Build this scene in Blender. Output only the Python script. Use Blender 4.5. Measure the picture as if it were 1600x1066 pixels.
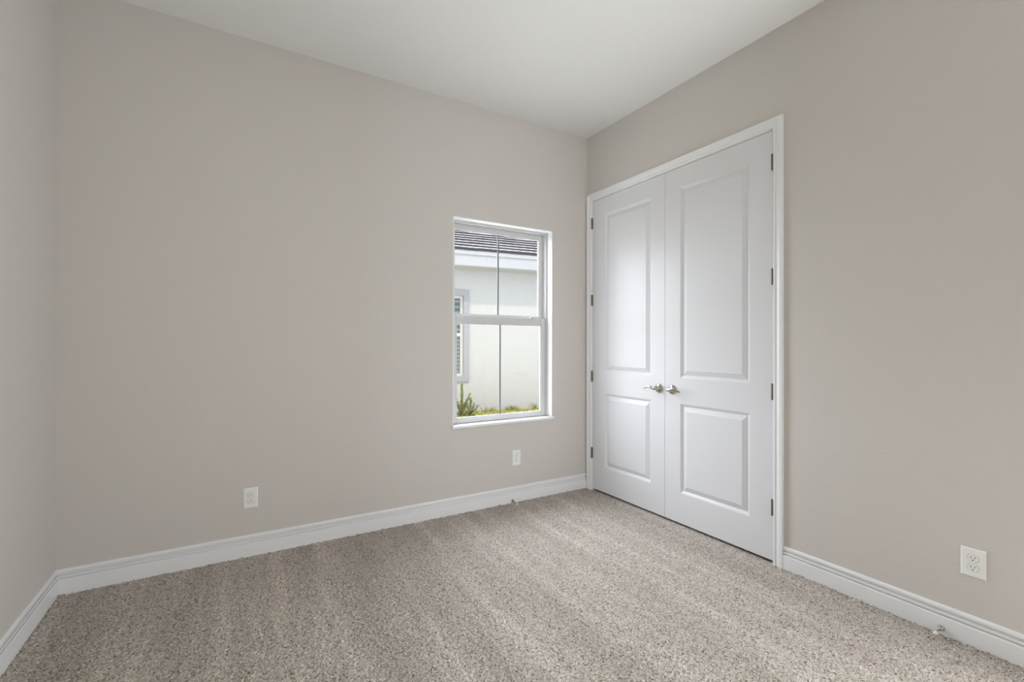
import bpy, bmesh, math, random
import numpy as np
from mathutils import Vector, Matrix, noise

for o in list(bpy.data.objects): bpy.data.objects.remove(o)
S = bpy.context.scene
C = S.collection
R = math.radians
random.seed(7)

# ------------------------------------------------------------------ camera
YAW, PITCH, ROLL = R(30.8769), R(0.1842), R(0.1025)
fw = Vector((math.sin(YAW)*math.cos(PITCH), math.cos(YAW)*math.cos(PITCH), math.sin(PITCH)))
rt = Vector((math.cos(YAW), -math.sin(YAW), 0)); up = rt.cross(fw)
r2 = math.cos(ROLL)*rt + math.sin(ROLL)*up; u2 = -math.sin(ROLL)*rt + math.cos(ROLL)*up
cd = bpy.data.cameras.new('camera'); cam = bpy.data.objects.new('camera', cd); C.objects.link(cam)
cd.sensor_width = 36; cd.lens = 720.67*36/1600; cd.shift_y = 2.2/1600; cd.clip_start = 0.02
M = Matrix((r2, u2, -fw)).transposed().to_4x4(); M.translation = (-2.6305, -3.1253, 1.2530)
cam.matrix_world = M
S.camera = cam

# ------------------------------------------------------------------ world, sun, exposure
S.view_settings.view_transform = 'Standard'; S.view_settings.look = 'None'
S.view_settings.gamma = 1; S.view_settings.use_curve_mapping = False
S.view_settings.exposure = 0.0
W = bpy.data.worlds.new('sky'); S.world = W; W.use_nodes = True
bg = W.node_tree.nodes['Background']; bg.inputs[1].default_value = 1.0
SKY_BASE, SKY_FILL_GLOW, SKY_POW = 2.4, 15.5, 2.6   # glow lobe added out of view behind the house next door, to light the room
wt = W.node_tree; g_ = wt.nodes.new('ShaderNodeTexCoord'); dp = wt.nodes.new('ShaderNodeVectorMath'); dp.operation = 'DOT_PRODUCT'
dp.inputs[1].default_value = Vector((-.08, .80, .55)).normalized(); mxm = wt.nodes.new('ShaderNodeMath'); mxm.operation = 'MAXIMUM'; mxm.inputs[1].default_value = 0
pw = wt.nodes.new('ShaderNodeMath'); pw.operation = 'POWER'; pw.inputs[1].default_value = SKY_POW
ma = wt.nodes.new('ShaderNodeMath'); ma.operation = 'MULTIPLY_ADD'; ma.inputs[1].default_value = SKY_FILL_GLOW; ma.inputs[2].default_value = SKY_BASE
cl = wt.nodes.new('ShaderNodeVectorMath'); cl.operation = 'SCALE'; cl.inputs[0].default_value = (.90, .97, 1.06)
for a_, b_ in ((g_.outputs['Generated'], dp.inputs[0]), (dp.outputs['Value'], mxm.inputs[0]), (mxm.outputs[0], pw.inputs[0]), (pw.outputs[0], ma.inputs[0]), (ma.outputs[0], cl.inputs['Scale']), (cl.outputs[0], bg.inputs[0])):
    wt.links.new(a_, b_)
sd = bpy.data.lights.new('sun', 'SUN'); sun = bpy.data.objects.new('sun', sd); C.objects.link(sun)
sd.energy = 3.1; sd.angle = R(1.0); sd.color = (1.0, 0.90, 0.74)
sun.rotation_euler = Vector((0.18, 0.50, -0.86)).to_track_quat('-Z', 'Y').to_euler()

def area(name, loc, direction, sx, sy, watts, col, portal=False):
    d = bpy.data.lights.new(name, 'AREA'); d.shape = 'RECTANGLE'; d.size = sx; d.size_y = sy
    d.energy = watts; d.color = col
    if portal: d.cycles.is_portal = True
    o = bpy.data.objects.new(name, d); C.objects.link(o); o.location = loc
    o.rotation_euler = Vector(direction).to_track_quat('-Z', 'Y').to_euler()
    return o
# daylight coming in through the open doorway of the right wall, behind the camera's view
area('doorway_daylight', (0.10, -3.45, 1.22), (-1, .03, .17), 1.0, 2.3, 97, (0.96, 1.0, 1.06))
# fill light added in an unseen hall, beamed at the window corner
area('hall_fill_light', (-4.55, -6.9, .9), (.54, .83, .22), .8, 1.2, 110, (0.95, 1.0, 1.05))
# lookup point for the daylight through the window in view
area('window_portal', (-0.82, 0.155, 1.42), (0, -1, 0), 0.9, 1.56, 1, (1, 1, 1), portal=True)

# ------------------------------------------------------------------ materials
def mat(name, col, rough=0.5, metal=0.0, spec=0.5):
    m = bpy.data.materials.new(name); m.use_nodes = True
    b = m.node_tree.nodes['Principled BSDF']
    b.inputs['Base Color'].default_value = (*col, 1); b.inputs['Roughness'].default_value = rough
    b.inputs['Metallic'].default_value = metal; b.inputs['Specular IOR Level'].default_value = spec
    return m
def N(m, t, **kw):
    n = m.node_tree.nodes.new(t)
    for k, v in kw.items():
        if k in n.inputs: n.inputs[k].default_value = v
        else: setattr(n, k, v)
    return n
def L(m, a, ao, b, bi): m.node_tree.links.new(a.outputs[ao], b.inputs[bi])
def bumpy(m, scale, strength, dist, detail=2, rough=.5):
    tc = N(m, 'ShaderNodeTexCoord'); nz = N(m, 'ShaderNodeTexNoise', Scale=scale, Detail=detail, Roughness=rough)
    bp = N(m, 'ShaderNodeBump', Strength=strength, Distance=dist)
    L(m, tc, 'Object', nz, 'Vector'); L(m, nz, 'Fac', bp, 'Height')
    L(m, bp, 'Normal', m.node_tree.nodes['Principled BSDF'], 'Normal'); return nz
def ramp(m, src, out, stops):
    r = N(m, 'ShaderNodeValToRGB'); e = r.color_ramp.elements
    while len(e) < len(stops): e.new(0.5)
    for el, (p, c) in zip(e, stops): el.position = p; el.color = (*c, 1) if len(c) == 3 else c
    L(m, src, out, r, 'Fac'); return r
def srgb(r, g, b):
    f = lambda c: (c/255/12.92 if c/255 <= .04045 else ((c/255+.055)/1.055)**2.4)
    return (f(r), f(g), f(b))

m_wall = mat('greige_wall_paint', srgb(208, 203, 196), .55, spec=.35); bumpy(m_wall, 110, .5, .0026, 3, .6)
m_ceil = mat('ceiling_paint', srgb(236, 236, 233), .8, spec=.2); bumpy(m_ceil, 90, .4, .002, 3, .6)
m_trim = mat('white_semi_gloss_trim', srgb(236, 236, 236), .3)
m_door = mat('white_door_paint', srgb(222, 222, 224), .28, spec=.27); bumpy(m_door, 220, .06, .0005, 2)
m_vinyl = mat('white_vinyl', srgb(204, 204, 203), .4)
m_bar = mat('grey_grille_bar', srgb(118, 120, 123), .5)
m_plate = mat('white_plastic', srgb(238, 238, 234), .3)
m_slot = mat('dark_slot_and_gap', (.02, .02, .018), .6)
m_nickel = mat('satin_nickel', srgb(186, 182, 172), .24, 1.0)
m_hinge = mat('brushed_nickel_hinge', srgb(112, 106, 96), .42, 1.0)
m_rubber = mat('white_rubber', srgb(225, 225, 222), .6)
m_dark = mat('closet_shade', srgb(70, 66, 62), .8)  # dark colour stands in for the unlit closet interior

# architectural glass: clear with a fresnel reflection
m_exvinyl = mat('neighbour_white_frame', srgb(176, 176, 174), .5)
m_glass = bpy.data.materials.new('window_glass'); m_glass.use_nodes = True
nt = m_glass.node_tree; nt.nodes.remove(nt.nodes['Principled BSDF'])
tr = N(m_glass, 'ShaderNodeBsdfTransparent'); tr.inputs[0].default_value = (.98, .98, .98, 1)
gl = N(m_glass, 'ShaderNodeBsdfGlossy', Roughness=0.0)
fr = N(m_glass, 'ShaderNodeFresnel', IOR=1.5); mx = N(m_glass, 'ShaderNodeMixShader')
gb = N(m_glass, 'ShaderNodeNewGeometry'); sw = N(m_glass, 'ShaderNodeMixRGB', Color2=(0, 0, 0, 1))   # reflection only where light enters a face
L(m_glass, gb, 'Backfacing', sw, 0); L(m_glass, fr, 0, sw, 1); L(m_glass, sw, 0, mx, 0); L(m_glass, tr, 0, mx, 1); L(m_glass, gl, 0, mx, 2)
L(m_glass, mx, 0, nt.nodes['Material Output'], 'Surface')

# carpet: tufts of several yarn tones
m_carpet = mat('frieze_carpet', (.4, .37, .33), .95, spec=.1)
b = m_carpet.node_tree.nodes['Principled BSDF']
tc = N(m_carpet, 'ShaderNodeTexCoord')
v1 = N(m_carpet, 'ShaderNodeTexVoronoi', Scale=240.0, Randomness=1.0)
wn = N(m_carpet, 'ShaderNodeTexNoise', Scale=90.0, Detail=2.0)
mxv = N(m_carpet, 'ShaderNodeMixRGB', Fac=.02); L(m_carpet, tc, 'Object', mxv, 1); L(m_carpet, wn, 'Color', mxv, 2)
L(m_carpet, tc, 'Object', wn, 'Vector'); L(m_carpet, mxv, 0, v1, 'Vector')
sp = N(m_carpet, 'ShaderNodeSeparateColor'); L(m_carpet, v1, 'Color', sp, 0)
cr = ramp(m_carpet, sp, 0, [(0.0, srgb(112, 98, 84)), (.10, srgb(126, 112, 98)), (.16, srgb(166, 156, 144)),
                            (.55, srgb(196, 187, 177)), (.8, srgb(210, 202, 193)), (1.0, srgb(224, 217, 209))])
# sheen of the vacuumed nap, put into the colour as long soft bands
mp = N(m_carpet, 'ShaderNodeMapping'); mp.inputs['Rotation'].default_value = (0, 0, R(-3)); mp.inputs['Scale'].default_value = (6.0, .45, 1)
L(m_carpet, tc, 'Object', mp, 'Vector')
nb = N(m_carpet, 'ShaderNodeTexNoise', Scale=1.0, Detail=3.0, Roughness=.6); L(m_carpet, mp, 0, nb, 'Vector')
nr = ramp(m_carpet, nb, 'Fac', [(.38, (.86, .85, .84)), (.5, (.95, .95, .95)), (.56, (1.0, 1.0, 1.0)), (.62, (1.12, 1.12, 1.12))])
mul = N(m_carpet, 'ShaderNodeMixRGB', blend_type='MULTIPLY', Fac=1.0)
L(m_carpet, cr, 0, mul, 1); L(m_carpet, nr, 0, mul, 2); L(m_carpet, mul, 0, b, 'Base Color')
bp = N(m_carpet, 'ShaderNodeBump', Strength=.6, Distance=.004); n3 = N(m_carpet, 'ShaderNodeTexNoise', Scale=260.0, Detail=3.0)
L(m_carpet, tc, 'Object', n3, 'Vector'); L(m_carpet, n3, 'Fac', bp, 'Height'); L(m_carpet, bp, 0, b, 'Normal')

m_stucco = mat('cream_stucco', srgb(160, 160, 159), .9, spec=.2); bumpy(m_stucco, 14, .6, .012, 5, .7)
m_band = mat('grey_stucco_band', srgb(136, 136, 140), .9, spec=.2)
m_fascia = mat('white_fascia', srgb(148, 149, 152), .6)
m_tiletop = mat('concrete_tile', srgb(128, 125, 129), .85)
m_tilebutt = mat('shaded_tile_edge', srgb(52, 48, 54), .9)  # dark cut edge, with the shade under each course put into its colour
m_grass = mat('grass_blade', srgb(136, 138, 72), .8)
m_soil = mat('yard_soil', srgb(130, 120, 80), .95)
nz = bumpy(m_soil, 30, .5, .02, 4)
rr = ramp(m_soil, nz, 'Fac', [(.35, srgb(134, 134, 68)), (.55, srgb(166, 156, 84)), (.7, srgb(172, 144, 112))])
L(m_soil, rr, 0, m_soil.node_tree.nodes['Principled BSDF'], 'Base Color')
m_leaf = mat('shrub_leaf', srgb(116, 124, 64), .6)
m_stem = mat('shrub_stem', srgb(86, 62, 48), .8)
m_nglass = mat('neighbour_glass', srgb(60, 80, 78), .15)
m_blind = mat('neighbour_blind', srgb(110, 118, 120), .6)

# ------------------------------------------------------------------ helpers
def obj(name, bm, m, parent=None, smooth=False, loc=None):
    me = bpy.data.meshes.new(name)
    bmesh.ops.recalc_face_normals(bm, faces=bm.faces); bm.to_mesh(me); bm.free()
    for x in (m if isinstance(m, (list, tuple)) else [m]): me.materials.append(x)
    if smooth:
        for p in me.polygons: p.use_smooth = True
    o = bpy.data.objects.new(name, me); C.objects.link(o)
    if parent: o.parent = parent
    if loc: o.location = loc
    return o
def empty(name, loc=(0, 0, 0)):
    o = bpy.data.objects.new(name, None); C.objects.link(o); o.location = loc; o.empty_display_size = .05; return o
def tag(o, label=None, cat=None, group=None, kind=None):
    for k, v in (('label', label), ('category', cat), ('group', group), ('kind', kind)):
        if v: o[k] = v
    return o
def box(bm, a, b, bev=0, mi=0):
    x0, x1 = sorted((a[0], b[0])); y0, y1 = sorted((a[1], b[1])); z0, z1 = sorted((a[2], b[2]))
    v = [bm.verts.new(p) for p in ((x0,y0,z0),(x1,y0,z0),(x1,y1,z0),(x0,y1,z0),(x0,y0,z1),(x1,y0,z1),(x1,y1,z1),(x0,y1,z1))]
    fs = [bm.faces.new([v[i] for i in q]) for q in ((0,3,2,1),(4,5,6,7),(0,1,5,4),(1,2,6,5),(2,3,7,6),(3,0,4,7))]
    for f in fs: f.material_index = mi
    if bev:
        es = list({e for f in fs for e in f.edges})
        bmesh.ops.bevel(bm, geom=es, offset=bev, segments=2, affect='EDGES', profile=.6)
    return bm
def bx(a, b, bev=0): return box(bmesh.new(), a, b, bev)
def lathe(bm, prof, origin, axis, seg=28):
    """prof: list of (radius, distance along axis)"""
    ax = Vector(axis).normalized(); q = ax.to_track_quat('Z', 'Y').to_matrix(); o = Vector(origin); rings = []
    for r, t in prof:
        if r < 1e-6: rings.append([bm.verts.new(o + ax*t)])
        else: rings.append([bm.verts.new(o + q @ Vector((r*math.cos(2*math.pi*k/seg), r*math.sin(2*math.pi*k/seg), t))) for k in range(seg)])
    for A, B in zip(rings, rings[1:]):
        for k in range(seg):
            k2 = (k+1) % seg
            if len(A) == 1 and len(B) == 1: continue
            if len(A) == 1: bm.faces.new((A[0], B[k], B[k2]))
            elif len(B) == 1: bm.faces.new((A[k], B[0], A[k2]))
            else: bm.faces.new((A[k], B[k], B[k2], A[k2]))
    return bm
def tube(bm, pts, radii, seg=14, flat=None):
    """swept tube; flat = (sx, sz) scale of the section"""
    pts = [Vector(p) for p in pts]; rings = []
    for i, p in enumerate(pts):
        d = (pts[min(i+1, len(pts)-1)] - pts[max(i-1, 0)]).normalized()
        s = d.cross(Vector((0, 0, 1)));
        if s.length < 1e-3: s = Vector((1, 0, 0))
        s.normalize(); t = s.cross(d); r = radii[i] if isinstance(radii, (list, tuple)) else radii
        fx, fz = (flat[i] if isinstance(flat, list) else flat) if flat else (1, 1)
        rings.append([bm.verts.new(p + s*r*fx*math.cos(2*math.pi*k/seg) + t*r*fz*math.sin(2*math.pi*k/seg)) for k in range(seg)])
    for A, B in zip(rings, rings[1:]):
        for k in range(seg): bm.faces.new((A[k], A[(k+1) % seg], B[(k+1) % seg], B[k]))
    bm.faces.new(rings[0][::-1]); bm.faces.new(rings[-1]); return bm
def extrude_profile(bm, prof, P0, P1, nrm, m0=0, m1=0):
    """profile (offset, height) along P0->P1; m0/m1: mitre slope at each end (shift along run per unit offset)"""
    P0, P1, nrm = Vector(P0), Vector(P1), Vector(nrm); d = (P1-P0).normalized()
    A = [bm.verts.new(P0 + nrm*o + Vector((0, 0, z)) + d*(m0*o)) for o, z in prof]
    B = [bm.verts.new(P1 + nrm*o + Vector((0, 0, z)) - d*(m1*o)) for o, z in prof]
    n = len(prof)
    for i in range(n): bm.faces.new((A[i], A[(i+1) % n], B[(i+1) % n], B[i]))
    bm.faces.new(A); bm.faces.new(B[::-1]); return bm

XL, YR, H, T = -3.397, -4.20, 3.05, 0.16

# ------------------------------------------------------------------ walls, ceiling
def wall_with_hole(name, axis, lo, hi, h0, h1, z0, z1, thick0, thick1, m):
    bm = bmesh.new()
    def bb(a0, a1, c0, c1):
        if axis == 'x': box(bm, (a0, thick0, c0), (a1, thick1, c1))
        else: box(bm, (thick0, a0, c0), (thick1, a1, c1))
    bb(lo, h0, -.02, H); bb(h1, hi, -.02, H); bb(h0, h1, z1, H)
    if z0 > 0: bb(h0, h1, -.02, z0)
    bmesh.ops.remove_doubles(bm, verts=bm.verts, dist=1e-5)
    return obj(name, bm, m)
WX0, WX1, WZ0, WZ1 = -1.267, -0.370, 0.632, 2.193
tag(wall_with_hole('wall_back', 'x', XL-T, T, WX0, WX1, WZ0, WZ1, 0, T, m_wall), 'greige wall with the single window', 'wall', kind='structure')
DY0, DY1, DZ = -0.0605, -1.6455, 2.4955     # door rough opening (in y)
bm = bmesh.new(); EY0, EY1, EZ = -2.90, -4.00, 2.46      # doorway further along the right wall
for q in ((YR-T, EY1, 0, H), (EY1, EY0, EZ, H), (EY0, DY1, 0, H), (DY1, DY0, DZ, H), (DY0, 0, 0, H)):
    box(bm, (0, q[0], q[2] - (.02 if q[2] == 0 else 0)), (T, q[1], q[3]))
box(bm, (T, EY1-.02, -.02), (T+.02, EY0+.02, EZ+.02))
bmesh.ops.remove_doubles(bm, verts=bm.verts, dist=1e-5)
tag(obj('wall_right', bm, m_wall), 'greige wall with the white double closet doors', 'wall', kind='structure')
tag(obj('wall_left', bx((XL-T, YR-T, -.02), (XL, 0, H)), m_wall), 'narrow strip of greige wall at the left edge', 'wall', kind='structure')
bm = bmesh.new(); HX0, HX1 = -3.33, -2.42                     # unseen doorway added to let the hall fill light through
box(bm, (XL-T, YR-T, -.02), (HX0, YR, H)); box(bm, (HX0, YR-T, EZ), (HX1, YR, H)); box(bm, (HX1, YR-T, -.02), (0, YR, H))
tag(obj('wall_rear', bm, m_wall), 'greige wall behind the camera with an added doorway for the fill light', 'wall', kind='structure')
bm = bmesh.new()  # unseen hall added to close off the fill light
box(bm, (-6.4, -7.6, -.02), (-6.3, YR-T, H)); box(bm, (-6.3, -7.7, -.02), (-1.7, -7.6, H)); box(bm, (-1.8, -7.6, -.02), (-1.7, YR-T, H)); box(bm, (-6.3, YR-T-.1, -.02), (XL-T, YR-T, H))
box(bm, (-6.4, -7.7, H), (-1.7, YR-T, H+.1)); box(bm, (-6.4, -7.7, -.1), (-1.7, YR, -.02))
tag(obj('wall_added_hall', bm, m_wall), 'unseen hall added around the fill light behind the camera', 'wall', kind='structure')
tag(obj('ceiling', bx((XL-T, YR-T, H), (T+.6, T+.01, H+.12)), m_ceil), 'smooth white ceiling', 'ceiling', kind='structure')
bm = bmesh.new(); box(bm, (.62, -1.9, -.02), (.66, .2, H)); box(bm, (T, -1.94, -.02), (.66, -1.9, H)); box(bm, (T, .16, -.02), (.66, .2, H))
tag(obj('wall_closet', bm, m_dark), 'closet interior behind the doors', 'wall', kind='structure')

# ------------------------------------------------------------------ carpet
cell = .004
nx, ny = int((T+.5-XL)/cell)+1, int((0-YR+.0)/cell)+1
xs = XL + np.arange(nx)*cell; ys = YR + np.arange(ny)*cell
rng = np.random.default_rng(3)
hgt = rng.normal(0, 1, (ny, nx))
k = hgt.copy(); k[1:-1, 1:-1] = (hgt[1:-1, 1:-1]*2 + hgt[:-2, 1:-1]+hgt[2:, 1:-1]+hgt[1:-1, :-2]+hgt[1:-1, 2:])/4
Z = np.clip(k*.0022, -.006, .0055)
X, Y = np.meshgrid(xs, ys)
X2 = X + rng.uniform(-.0016, .0016, X.shape); Y2 = Y + rng.uniform(-.0016, .0016, X.shape)
# pile creeps up the baseboards
edge = np.minimum(np.minimum(np.abs(Y), np.abs(X-XL)), np.where(Y < -1.7, np.abs(X), 9))
Z += np.where(edge < .03, np.abs(rng.normal(0, .0035, X.shape)), 0)
Z = np.where((X > -.02) & (Y > -1.66), np.minimum(Z, .002), Z)
co = np.stack([X2, Y2, Z], -1).reshape(-1, 3).astype(np.float32)
idx = np.arange(nx*ny).reshape(ny, nx)
fc = np.stack([idx[:-1, :-1], idx[:-1, 1:], idx[1:, 1:], idx[1:, :-1]], -1).reshape(-1, 4)
me = bpy.data.meshes.new('floor'); me.vertices.add(len(co)); me.vertices.foreach_set('co', co.ravel())
me.loops.add(fc.size); me.loops.foreach_set('vertex_index', fc.ravel().astype(np.int32))
me.polygons.add(len(fc)); me.polygons.foreach_set('loop_start', np.arange(0, fc.size, 4, dtype=np.int32))
me.update(calc_edges=True); me.validate(); me.materials.append(m_carpet)
fl = bpy.data.objects.new('floor', me); C.objects.link(fl)
tag(fl, 'beige and brown flecked cut pile carpet', 'carpet', kind='structure')

# ------------------------------------------------------------------ baseboards
BB = [(0, -.01), (.0150, -.01), (.0150, .0780), (.0128, .0812), (.0030, .0812), (.0030, .0872), (.0114, .0890), (.0120, .0930), (.0114, .0978),
      (.0010, .0982), (.0010, .1060), (.0092, .1080), (.0108, .1120), (.0108, .1195), (.0090, .1255), (.0050, .1280), (0, .1280)]
bbs = [('baseboard_back', (XL, 0, 0), (-.018, 0, 0), (0, -1, 0), 1, 0, 'long white moulded baseboard under the window wall'),
       ('baseboard_right', (0, EY0+.02, 0), (0, -1.6915, 0), (-1, 0, 0), 1, 0, 'white moulded baseboard right of the closet doors'),
       ('baseboard_left', (XL, YR, 0), (XL, 0, 0), (1, 0, 0), 1, 1, 'white moulded baseboard along the left wall')]
for nme, a, b_, n, m0, m1, lab in bbs:
    tag(obj(nme, extrude_profile(bmesh.new(), BB, a, b_, n, m0, m1), m_trim), lab, 'baseboard', kind='structure')

# ------------------------------------------------------------------ door casing and jamb
# casing profile: (distance from the inner edge, projection from the wall)
CP = [(0, 0), (0, .0095), (.004, .0115), (.011, .0118), (.015, .0080), (.019, .0080), (.023, .0105), (.033, .0128), (.035, .0158), (.038, .0170), (.0535, .0170), (.0555, .0155), (.0555, 0)]
CL, CR, CT = -0.0675, -1.6355, 2.4865       # inner edges of the casing
bm = bmesh.new(); cols = []
for corner in range(4):
    ring = []
    for w, t in CP:
        y, z = {0: (CL+w, -.008), 1: (CL+w, CT+w), 2: (CR-w, CT+w), 3: (CR-w, -.008)}[corner]
        ring.append(bm.verts.new((-t, y, z)))
    cols.append(ring)
for A, B in zip(cols, cols[1:]):
    for i in range(len(CP)): bm.faces.new((A[i], A[(i+1) % len(CP)], B[(i+1) % len(CP)], B[i]))
bm.faces.new(cols[0]); bm.faces.new(cols[-1][::-1])
tag(obj('trim_1', bm, m_trim), 'white moulded casing around the closet doors', 'door casing', kind='structure')
bm = bmesh.new(); jt = .0160
box(bm, (-.0005, DY0, 0), (T, DY0-jt, DZ)); box(bm, (-.0005, DY1, 0), (T, DY1+jt, DZ)); box(bm, (-.0005, DY0-jt, DZ-jt), (T, DY1+jt, DZ))
box(bm, (.040, DY0-jt, 0), (.052, DY0-jt-.03, DZ-jt)); box(bm, (.040, DY1+jt, 0), (.052, DY1+jt+.03, DZ-jt)); box(bm, (.040, DY0-jt-.03, DZ-jt), (.052, DY1+jt+.03, DZ-jt-.03))
tag(obj('trim_2', bm, m_trim), 'white door jamb inside the closet opening', 'door jamb', kind='structure')

# ------------------------------------------------------------------ closet doors
def panel_rects(bm, y0, y1, z0, z1, panels, xf=0.0):
    """front face of a leaf at x=xf between y0>y1 with moulded panels [(ya, yb, za, zb)], stacked vertically"""
    ya, yb = panels[0][0], panels[0][1]
    zs = [z0] + [q for p in sorted(panels, key=lambda p: p[2]) for q in (p[2], p[3])] + [z1]
    V = {}
    def v(x, y, z):
        k = (round(x, 5), round(y, 5), round(z, 5))
        if k not in V: V[k] = bm.verts.new(k)
        return V[k]
    ys_ = [y0, ya, yb, y1]
    for i in range(3):
        for j in range(len(zs)-1):
            if i == 1 and j % 2 == 1: continue
            bm.faces.new((v(xf, ys_[i], zs[j]), v(xf, ys_[i+1], zs[j]), v(xf, ys_[i+1], zs[j+1]), v(xf, ys_[i], zs[j+1])))
    # profile of sticking: inset, depth
    prof = [(0, 0), (.0010, .0018), (.0060, .0040), (.0125, .0092), (.0175, .0134), (.0200, .0138), (.0220, .0128), (.0485, .0020), (.0500, .0006), (.0520, .0005)]
    for (a, b_, c, d) in panels:
        prev = None
        for ins, dep in prof:
            s = -1
            ring = [v(xf+dep, a-ins, c+ins), v(xf+dep, b_+ins, c+ins), v(xf+dep, b_+ins, d-ins), v(xf+dep, a-ins, d-ins)]
            if prev:
                for k in range(4): bm.faces.new((prev[k], prev[(k+1) % 4], ring[(k+1) % 4], ring[k]))
            prev = ring
        bm.faces.new(prev)
    # edges and back
    th = .035; f = [v(xf, y0, z0), v(xf, y1, z0), v(xf, y1, z1), v(xf, y0, z1)]
    back = [v(xf+th, y0, z0), v(xf+th, y1, z0), v(xf+th, y1, z1), v(xf+th, y0, z1)]
    bm.faces.new(back)
    bot = [v(xf, yy, z0) for yy in ys_]; top = [v(xf, yy, z1) for yy in ys_]
    bm.faces.new(bot + [back[1], back[0]]); bm.faces.new(top + [back[2], back[3]])
    bm.faces.new([v(xf, y0, z) for z in zs] + [back[3], back[0]]); bm.faces.new([v(xf, y1, z) for z in zs] + [back[2], back[1]])
    return bm
def hinge(parent, y, z):
    h = obj('hinge', lathe(bmesh.new(), [(0, -.047), (.004, -.047), (.0066, -.0455), (.0066, .0455), (.004, .047), (0, .047)], (-.0068, y, z), (0, 0, 1), 20), m_hinge, parent, False); h['label'] = 'brushed nickel door hinge'
    # knuckle gaps and the slivers of both leaves
    bm = bmesh.new()
    for kz in (-.027, -.009, .009, .027): lathe(bm, [(.0068, -.0006), (.0071, 0), (.0068, .0006)], (-.0068, y, z+kz), (0, 0, 1), 20)
    box(bm, (-.0060, y-.0015, z-.0445), (.0200, y+.0015, z+.0445))
    obj('hinge_leaf', bm, m_hinge, h)
def lever(parent, y, z, s):
    """s=+1: lever points towards +y"""
    a = obj('door_handle', lathe(bmesh.new(), [(0, 0), (.0325, 0), (.0325, .004), (.0305, .0075), (.0245, .0105), (.0185, .0125), (.0165, .0150), (.0120, .0165), (.0110, .040), (.0120, .043), (.0120, .054), (.0095, .058), (0, .0585)], (0, y, z), (-1, 0, 0), 40), m_nickel, parent, True)
    a['label'] = 'satin nickel lever handle'
    bm = bmesh.new(); pts, rad, fl_ = [], [], []
    for i in range(25):
        t = i/24
        wz = .0035*math.sin(math.pi*t*1.0) + .0075*math.sin(2*math.pi*(t-.20))*min(1, t*2.2) + .001
        pts.append((-.050 - .006*math.sin(math.pi*t), y + s*(t*.108 - .002), z + wz))
        rad.append(.0085*(1-t)**1.2 + .0046 if t < .95 else .0040); fl_.append((.62, .95))
    tube(bm, pts, rad, 16, fl_)
    obj('lever', bm, m_nickel, a, True)
def leaf(name, y0, y1, pa, pb, hy, hzs, ly, s, lab):
    z0, z1 = .0185, 2.4765
    e = empty(name, (0, 0, 0)); tag(e, lab, 'door', kind='structure')
    obj('door_panel', panel_rects(bmesh.new(), y0, y1, z0, z1, [(pa, pb, .226, .842), (pa, pb, 1.020, 2.338)], .001), m_door, e)
    for hz in hzs: hinge(e, hy, hz)
    lever(e, ly, .934, s)
leaf('door_1', -.0790, -.8535, -.229, -.726, -.0755, (2.288, 1.629, .976, .320), -.803, 1, 'left leaf of the white two-panel closet doors, lever pointing left')
leaf('door_2', -.8565, -1.6275, -.988, -1.491, -1.6305, (2.294, 1.640, .983, .324), -.922, -1, 'right leaf of the white two-panel closet doors, lever pointing right')

# ------------------------------------------------------------------ window in the back wall
win = empty('window_1', (0, 0, 0)); tag(win, 'white vinyl single-hung window with a white sill', 'window', kind='structure')
FY = .068
bm = bmesh.new(); e_ = .006                     # painted return of the recess
box(bm, (WX0, .0005, .650), (WX0+e_, FY, WZ1)); box(bm, (WX1-e_, .0005, .650), (WX1, FY, WZ1)); box(bm, (WX0+e_, .0005, WZ1-e_), (WX1-e_, FY, WZ1))
obj('window_return', bm, m_trim, win)
bm = bmesh.new(); box(bm, (WX0, -.0005, .628), (WX1, T-.01, .648)); box(bm, (WX0-.010, -.014, .628), (WX1+.012, -.0002, .648), .004)
obj('window_sill', bm, m_trim, win)
bm = bmesh.new(); fx0, fx1 = WX0, WX1           # outer frame
fz0, fz1 = .648, WZ1
for (w, ya, yb) in ((.020, FY, .150), (.012, FY-.006, FY)):
    box(bm, (fx0, ya, fz0), (fx0+w, yb, fz1)); box(bm, (fx1-w, ya, fz0), (fx1, yb, fz1)); box(bm, (fx0+w, ya, fz1-w), (fx1-w, yb, fz1))
box(bm, (fx0+.02, FY+.03, fz0), (fx1-.02, .150, fz0+.014))
box(bm, (fx0+.020, FY+.034, fz0), (fx0+.028, FY+.040, fz1-.02)); box(bm, (fx1-.028, FY+.034, fz0), (fx1-.020, FY+.040, fz1-.02))
obj('window_frame', bm, m_vinyl, win)
def sash(name, y0, y1, z0, z1, side, top, bot, slope=.006):
    bm = bmesh.new(); a, b_ = fx0+.0215, fx1-.0215
    box(bm, (a, y0, z0), (a+side, y1, z1), .0015); box(bm, (b_-side, y0, z0), (b_, y1, z1), .0015)
    box(bm, (a+side, y0, z1-top), (b_-side, y1, z1), .0015); box(bm, (a+side, y0, z0), (b_-side, y1, z0+bot), .0015)
    g0, g1, h0, h1 = a+side, b_-side, z0+bot, z1-top; q = .005; ym = (y0+y1)/2   # glazing bead
    box(bm, (g0, y0+.006, h0), (g0+q, ym+.006, h1)); box(bm, (g1-q, y0+.006, h0), (g1, ym+.006, h1)); box(bm, (g0+q, y0+.006, h0), (g1-q, ym+.006, h0+q)); box(bm, (g0+q, y0+.006, h1-q), (g1-q, ym+.006, h1))
    s = obj(name, bm, m_vinyl, win)
    obj('glass_pane', bx((g0+.001, ym-.0015, h0+.001), (g1-.001, ym+.0015, h1-.001)), m_glass, s)
    obj('grille_bar', bx(((g0+g1)/2-.0065, ym+.003, h0+q), ((g0+g1)/2+.0065, ym+.008, h1-q), .001), m_bar, s)
    return s
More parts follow.
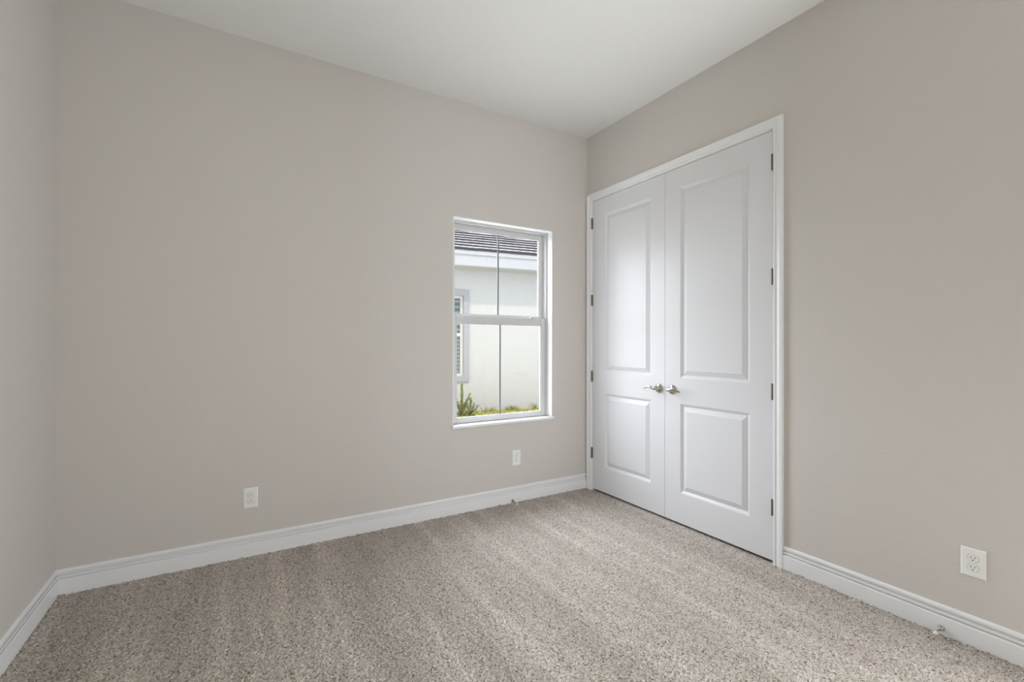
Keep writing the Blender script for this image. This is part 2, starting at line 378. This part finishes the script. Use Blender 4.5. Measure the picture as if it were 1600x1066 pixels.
lo = sash('lower_sash', FY+.006, FY+.032, .650, 1.464, .041, .056, .038)
hi_ = sash('upper_sash', FY+.042, FY+.068, 1.440, WZ1-.0205, .037, .040, .040)
bm = bmesh.new(); box(bm, (-.545, FY-.002, 1.464), (-.495, FY+.024, 1.470), .002); box(bm, (-.540, FY+.002, 1.470), (-.515, FY+.016, 1.477), .002)
obj('sash_lock', bm, m_vinyl, lo)
bm = bmesh.new(); box(bm, (-1.14, FY-.002, 1.464), (-1.09, FY+.024, 1.470), .002)
obj('sash_lock', bm, m_vinyl, lo)

# ------------------------------------------------------------------ outlets (built facing -y at the origin, then turned)
def outlet(loc, rz, w, flip, lab):
    e = empty('wall_outlet', loc); e.rotation_euler = (0, 0, rz); tag(e, lab, 'outlet', 'duplex wall outlets')
    bm = bmesh.new(); h = .119
    # bevelled cover plate
    A = [(-w/2, 0, -h/2), (w/2, 0, -h/2), (w/2, 0, h/2), (-w/2, 0, h/2)]; rings = []
    for ins, d in ((0, .0002), (0, .0018), (.0018, .0038), (.0050, .0052), (.0065, .0054)):
        rings.append([bm.verts.new((x - math.copysign(ins, x), -d, z - math.copysign(ins, z))) for x, _, z in A])
    for P, Q in zip(rings, rings[1:]):
        for k in range(4): bm.faces.new((P[k], P[(k+1) % 4], Q[(k+1) % 4], Q[k]))
    bm.faces.new(rings[-1]); bm.faces.new(rings[0][::-1])
    obj('cover_plate', bm, m_plate, e)
    for zc in (-.0195, .0195):
        bm = bmesh.new(); pts = []
        for k in range(40):
            a = 2*math.pi*k/40; x = .0172*math.cos(a); z = max(-.0142, min(.0142, .0172*math.sin(a)))
            pts.append((x, z))
        F = [[bm.verts.new((x*s_, -d, zc+z*s_)) for x, z in pts] for s_, d in ((1, .0050), (1, .0064), (.96, .0070))]
        for P, Q in zip(F, F[1:]):
            for k in range(40): bm.faces.new((P[k], P[(k+1) % 40], Q[(k+1) % 40], Q[k]))
        bm.faces.new(F[-1])
        r = obj('receptacle', bm, m_plate, e)
        g = -1 if not flip else 1
        bm = bmesh.new(); zz = zc - g*.0035
        F = [[bm.verts.new((x*s_, -d, zc+z*s_)) for x, z in pts] for s_, d in ((1.045, .0052), (1.045, .00555), (1.0, .00555))]  # dark ring stands for the shadow in the gap around the face
        for P, Q in zip(F, F[1:]):
            for k in range(40): bm.faces.new((P[k], P[(k+1) % 40], Q[(k+1) % 40], Q[k]))
        box(bm, (-.0072, -.0073, zz-.0045), (-.0052, -.0069, zz+.0045)); box(bm, (.0052, -.0073, zz-.0038), (.0072, -.0069, zz+.0038))
        lathe(bm, [(0, .0069), (.0026, .0069), (.0026, .0073), (0, .0073)], (0, 0, zc + g*.0075), (0, -1, 0), 16)
        obj('slots_and_gap_shade', bm, m_slot, r)
    bm = bmesh.new(); lathe(bm, [(0, .0050), (.0032, .0050), (.0030, .0060), (0, .0064)], (0, 0, 0), (0, -1, 0), 16)
    obj('screw', bm, m_plate, e)
outlet((-2.555, 0, .343), 0, .076, True, 'white outlet on the back wall at left, far from the window')
outlet((-.720, 0, .350), 0, .076, True, 'small white outlet on the back wall below the window')
outlet((0, -2.463, .347), R(-90), .078, False, 'white outlet on the right wall beyond the closet doors')

# ------------------------------------------------------------------ baseboard door stops
def stop(base, d, lab, droop=0.0):
    e = empty('door_stop', base); tag(e, lab, 'door stop', 'baseboard door stops')
    d = Vector(d).normalized()
    dd = (d + Vector((0, 0, -droop))).normalized()
    obj('mount', lathe(bmesh.new(), [(0, 0), (.0125, 0), (.0125, .003), (.0105, .007), (.0060, .014), (.0045, .018), (0, .018)], (0, 0, 0), dd, 24), m_nickel, e, True)
    obj('rod', lathe(bmesh.new(), [(0, .015), (.0042, .015), (.0038, .060), (0, .060)], (0, 0, 0), dd, 16), m_nickel, e, True)
    obj('rubber_tip', lathe(bmesh.new(), [(0, .058), (.0068, .058), (.0078, .064), (.0078, .072), (.0062, .076), (0, .077)], (0, 0, 0), dd, 20), m_rubber, e, True)
stop((-.0150, -2.366, .030), (-1, 0, 0), 'nickel door stop on the right wall baseboard')
stop((-.762, -.0150, .021), (0, -1, 0), 'nickel door stop on the baseboard below the window', .12)

# ------------------------------------------------------------------ outside: yard
GZ = -.25
tag(obj('ground', bx((-12, T+.001, GZ-.1), (16, 16, GZ)), m_soil), 'strip of yard between the houses', 'ground', kind='structure')
m_bounce = mat('pale_bounce', srgb(205, 204, 198), .9); bumpy(m_bounce, 40, .3, .004, 4)
tag(obj('bounce_slab', bx((-12, T+.002, GZ), (9, 4.3, GZ+.03)), m_bounce), 'unseen pale slab added outside the window wall to bounce light indoors', 'bounce_slab', kind='structure')  # unseen slab added to bounce daylight up to the ceiling
Pn = Vector((2.053, 6.045, GZ)); ux = Vector((.98952, -.14439, 0)); nn = Vector((-.14439, -.98952, 0))
house = empty('house', Pn); house.rotation_euler = (0, 0, math.atan2(ux.y, ux.x))
tag(house, 'cream stucco house next door with a grey tiled roof', 'house')
# local frame: x along the wall, y away from us (-y towards us), z up from the ground
wx0, wx1, wz0, wz1 = -1.30, -.415, .795, 2.555      # window recess
HL = -2.6
hb = bmesh.new(); top = 3.155
box(hb, (HL, 0, 0), (wx0, .2, top)); box(hb, (wx1, 0, 0), (7, .2, top)); box(hb, (wx0, 0, 0), (wx1, .2, wz0)); box(hb, (wx0, 0, wz1), (wx1, .2, top))
box(hb, (HL, .2, 0), (HL+.2, 8, top)); box(hb, (6.8, .2, 0), (7, 8, top)); box(hb, (HL+.2, 7.8, 0), (6.8, 8, top))
bmesh.ops.remove_doubles(hb, verts=hb.verts, dist=1e-5)
obj('wall', hb, m_stucco, house)
bm = bmesh.new(); t_ = .035; ox0, ox1, oz0, oz1 = wx0-.14, wx1+.125, wz0-.118, wz1+.125
box(bm, (ox0, -t_, oz0), (wx0, 0, oz1)); box(bm, (wx1, -t_, oz0), (ox1, 0, oz1)); box(bm, (wx0, -t_, wz1), (wx1, 0, oz1)); box(bm, (wx0, -t_, oz0), (wx1, 0, wz0))
obj('window_surround', bm, m_band, house)
def frame_part(name, x0, x1, z0, z1, y0, y1, w, m, parent):
    bm = bmesh.new(); box(bm, (x0, y0, z0), (x0+w, y1, z1)); box(bm, (x1-w, y0, z0), (x1, y1, z1)); box(bm, (x0+w, y0, z1-w), (x1-w, y1, z1)); box(bm, (x0+w, y0, z0), (x1-w, y1, z0+w))
    return obj(name, bm, m, parent)
hw = frame_part('window', wx0, wx1, wz0, wz1, .045, .11, .055, m_exvinyl, house)
mid = 1.705
obj('meeting_rail', bx((wx0+.055, .05, mid-.035), (wx1-.055, .1, mid+.035)), m_exvinyl, hw)
obj('pane', bx((wx0+.055, .085, wz0+.055), (wx1-.055, .09, wz1-.055)), m_nglass, hw)
bm = bmesh.new(); z = mid+.08
while z < wz1-.08: box(bm, (wx0+.06, .078, z), (wx1-.06, .083, z+.055)); z += .125
z = wz0+.07
while z < mid-.06: box(bm, (wx0+.06, .078, z), (wx1-.06, .083, z+.06)); z += .085
obj('blind', bm, m_blind, hw)
# soffit, fascia
ev = .45
obj('soffit', bx((HL-.4, -ev+.002, 3.135), (7.4, 0, 3.150)), m_stucco, house)
bm = bmesh.new(); box(bm, (HL-.4, -ev-.02, 3.150), (7.4, -ev, 3.395)); box(bm, (HL-.4, -ev-.045, 3.375), (7.4, -ev, 3.468), .006)
box(bm, (HL-.4, -ev-.012, 3.140), (7.4, -ev, 3.152))
obj('fascia', bm, m_fascia, house)
# tiled roof: courses of flat tiles with thick butts
bm = bmesh.new(); al = R(22.6); ca, sa = math.cos(al), math.sin(al); pitch = .335; th_ = .058; y0r, z0r = -ev-.055, 3.466
def RP(s, n): return (y0r + s*ca - n*sa, z0r + s*sa + n*ca)
for c_ in range(15):
    s0 = c_*pitch; x = HL-.45 + (0 if c_ % 2 else .165)
    while x < 7.4:
        w = .326; dz = random.uniform(-.003, .003); ds = random.uniform(-.006, .006)
        q = [RP(s0+ds, .0), RP(s0+ds, th_+dz), RP(s0+.40, .010), RP(s0+.42, -.01)]
        a = [bm.verts.new((x, *p)) for p in q]; b_ = [bm.verts.new((x+w, *p)) for p in q]
        for i in range(4):
            f = bm.faces.new((a[i], a[(i+1) % 4], b_[(i+1) % 4], b_[i])); f.material_index = 1 if i == 0 else 0
        bm.faces.new(a); bm.faces.new(b_[::-1]); x += .332
obj('roof', bm, [m_tiletop, m_tilebutt], house)
bm = bmesh.new(); a = [bm.verts.new((x, *RP(s, -.012))) for x in (HL-.45, 7.45) for s in (0, 5.1)]
top_r = RP(5.1, -.012); bk = [bm.verts.new((x, top_r[0]+4.6, 3.45)) for x in (HL-.45, 7.45)]
bm.faces.new((a[0], a[2], a[3], a[1])); bm.faces.new((a[1], a[3], bk[1], bk[0])); bm.faces.new((a[0], a[1], bk[0])); bm.faces.new((a[2], bk[1], a[3])); bm.faces.new((a[0], bk[0], bk[1], a[2]))
obj('roof_deck', bm, m_tilebutt, house)

def hp(x, d, z=0):          # point in front of the neighbour wall: x along it, d in front of it, z above the ground
    return Pn + ux*x + nn*d + Vector((0, 0, z))
def blade(bm, p, h, w, lean, ang, mi=0):
    d = Vector((math.cos(ang), math.sin(ang), 0)); s = Vector((-d.y, d.x, 0))*w/2; p = Vector(p)
    m1 = p + d*lean*.35 + Vector((0, 0, h*.6)); t = p + d*lean + Vector((0, 0, h))
    v = [bm.verts.new(q) for q in (p-s, p+s, m1+s*.8, m1-s*.8, t)]
    bm.faces.new((v[0], v[1], v[2], v[3])); bm.faces.new((v[3], v[2], v[4]))
bm = bmesh.new()
for i in range(9000):
    x = random.uniform(-1.3, 2.2); d = random.uniform(.06, 1.5)
    if random.random() > .35 + .65*noise.noise(Vector((x*2.2, d*2.2, 4)))+.35 : continue
    blade(bm, hp(x, d, -.005), random.uniform(.02, .06), random.uniform(.006, .012), random.uniform(.01, .04), random.uniform(0, 6.28))
g = obj('grass', bm, m_grass); tag(g, 'patchy yellow green grass in front of the stucco house', 'grass', kind='stuff')
def tuft(x, d, h, n, r, lab):
    bm = bmesh.new()
    for i in range(n):
        a = random.uniform(0, 6.28); rr_ = random.uniform(0, r)
        blade(bm, (rr_*math.cos(a), rr_*math.sin(a), 0), h*random.uniform(.4, 1), random.uniform(.008, .014), random.uniform(.02, h*.9), a+random.uniform(-.6, .6))
    o = obj('weed_tuft', bm, m_grass, loc=hp(x, d, -.004)); tag(o, lab, 'weed', 'weeds along the foot of the stucco wall')
tuft(.17, .15, .17, 60, .22, 'wispy weed tuft at the wall foot, just left of the window grille bar')
tuft(.72, .15, .15, 130, .17, 'broad low weed tuft at the wall foot, right of the grille bar')
tuft(1.27, .12, .20, 26, .05, 'small upright weed at the wall foot by the right window edge')

def shrub(x, d, h, branches, lab):
    e = empty('shrub', hp(x, d, 0)); tag(e, lab, 'shrub', 'young shrubs by the stucco wall')
    st = bmesh.new(); lf = bmesh.new(); toc = -Vector((nn.x, nn.y, 0))
    def needle(p, dirv, ln, w):
        s = dirv.cross(Vector((random.uniform(-1, 1), random.uniform(-1, 1), random.uniform(-1, 1)))).normalized()*w/2
        m_ = p + dirv*ln*.5; t = p + dirv*ln; vv = [lf.verts.new(q) for q in (p, m_+s, t, m_-s)]; lf.faces.new(vv)
    def twig(a, b_, r0, bend, dens):
        a, b_ = Vector(a), Vector(b_); pts = []
        for i in range(9):
            t = i/8; pts.append(a.lerp(b_, t) + Vector((0, 0, bend))*math.sin(math.pi*t)*.5 + Vector((random.uniform(-1, 1), random.uniform(-1, 1), 0))*.004)
        tube(st, pts, [r0*(1-.75*i/8) for i in range(9)], 7)
        n = int(dens*(b_-a).length)
        for i in range(n):
            t = (i+random.random())/n; k = min(int(t*8), 7); p = pts[k].lerp(pts[k+1], t*8-k); ax = (pts[k+1]-pts[k]).normalized()
            a_ = random.uniform(0, 6.28); s1 = ax.orthogonal().normalized(); s2 = ax.cross(s1)
            dv = (ax*.9 + (s1*math.cos(a_)+s2*math.sin(a_))*random.uniform(.5, 1)).normalized()
            needle(p, dv, random.uniform(.04, .075), .013)
    X = Vector((ux.x, ux.y, 0))
    twig((0, 0, 0), (0.01, 0, h), .009, 0, 380)
    for (z0_, dx, dy, z1_) in branches:
        twig(Vector((0, 0, z0_)), X*dx + nn*dy + Vector((0, 0, z1_)), .006, -.04, 330)
    obj('stem', st, m_stem, e); obj('foliage', lf, m_leaf, e)
shrub(-.63, .60, .68, [(.12, .17, .05, .47), (.10, -.14, .02, .42), (.20, .10, .1, .36), (.05, -.10, .1, .27), (.05, .12, -.05, .25), (.03, .16, .1, .16), (.03, -.18, .05, .16), (.25, .05, -.1, .52)],
      'taller bushy young shrub at the left edge of the window view')
shrub(-.44, .60, .37, [(.05, -.10, .05, .32), (.06, .17, .0, .22), (.05, .06, .1, .27), (.03, -.14, .1, .14), (.02, .12, .1, .10)],
      'shorter open young shrub right of the taller one')
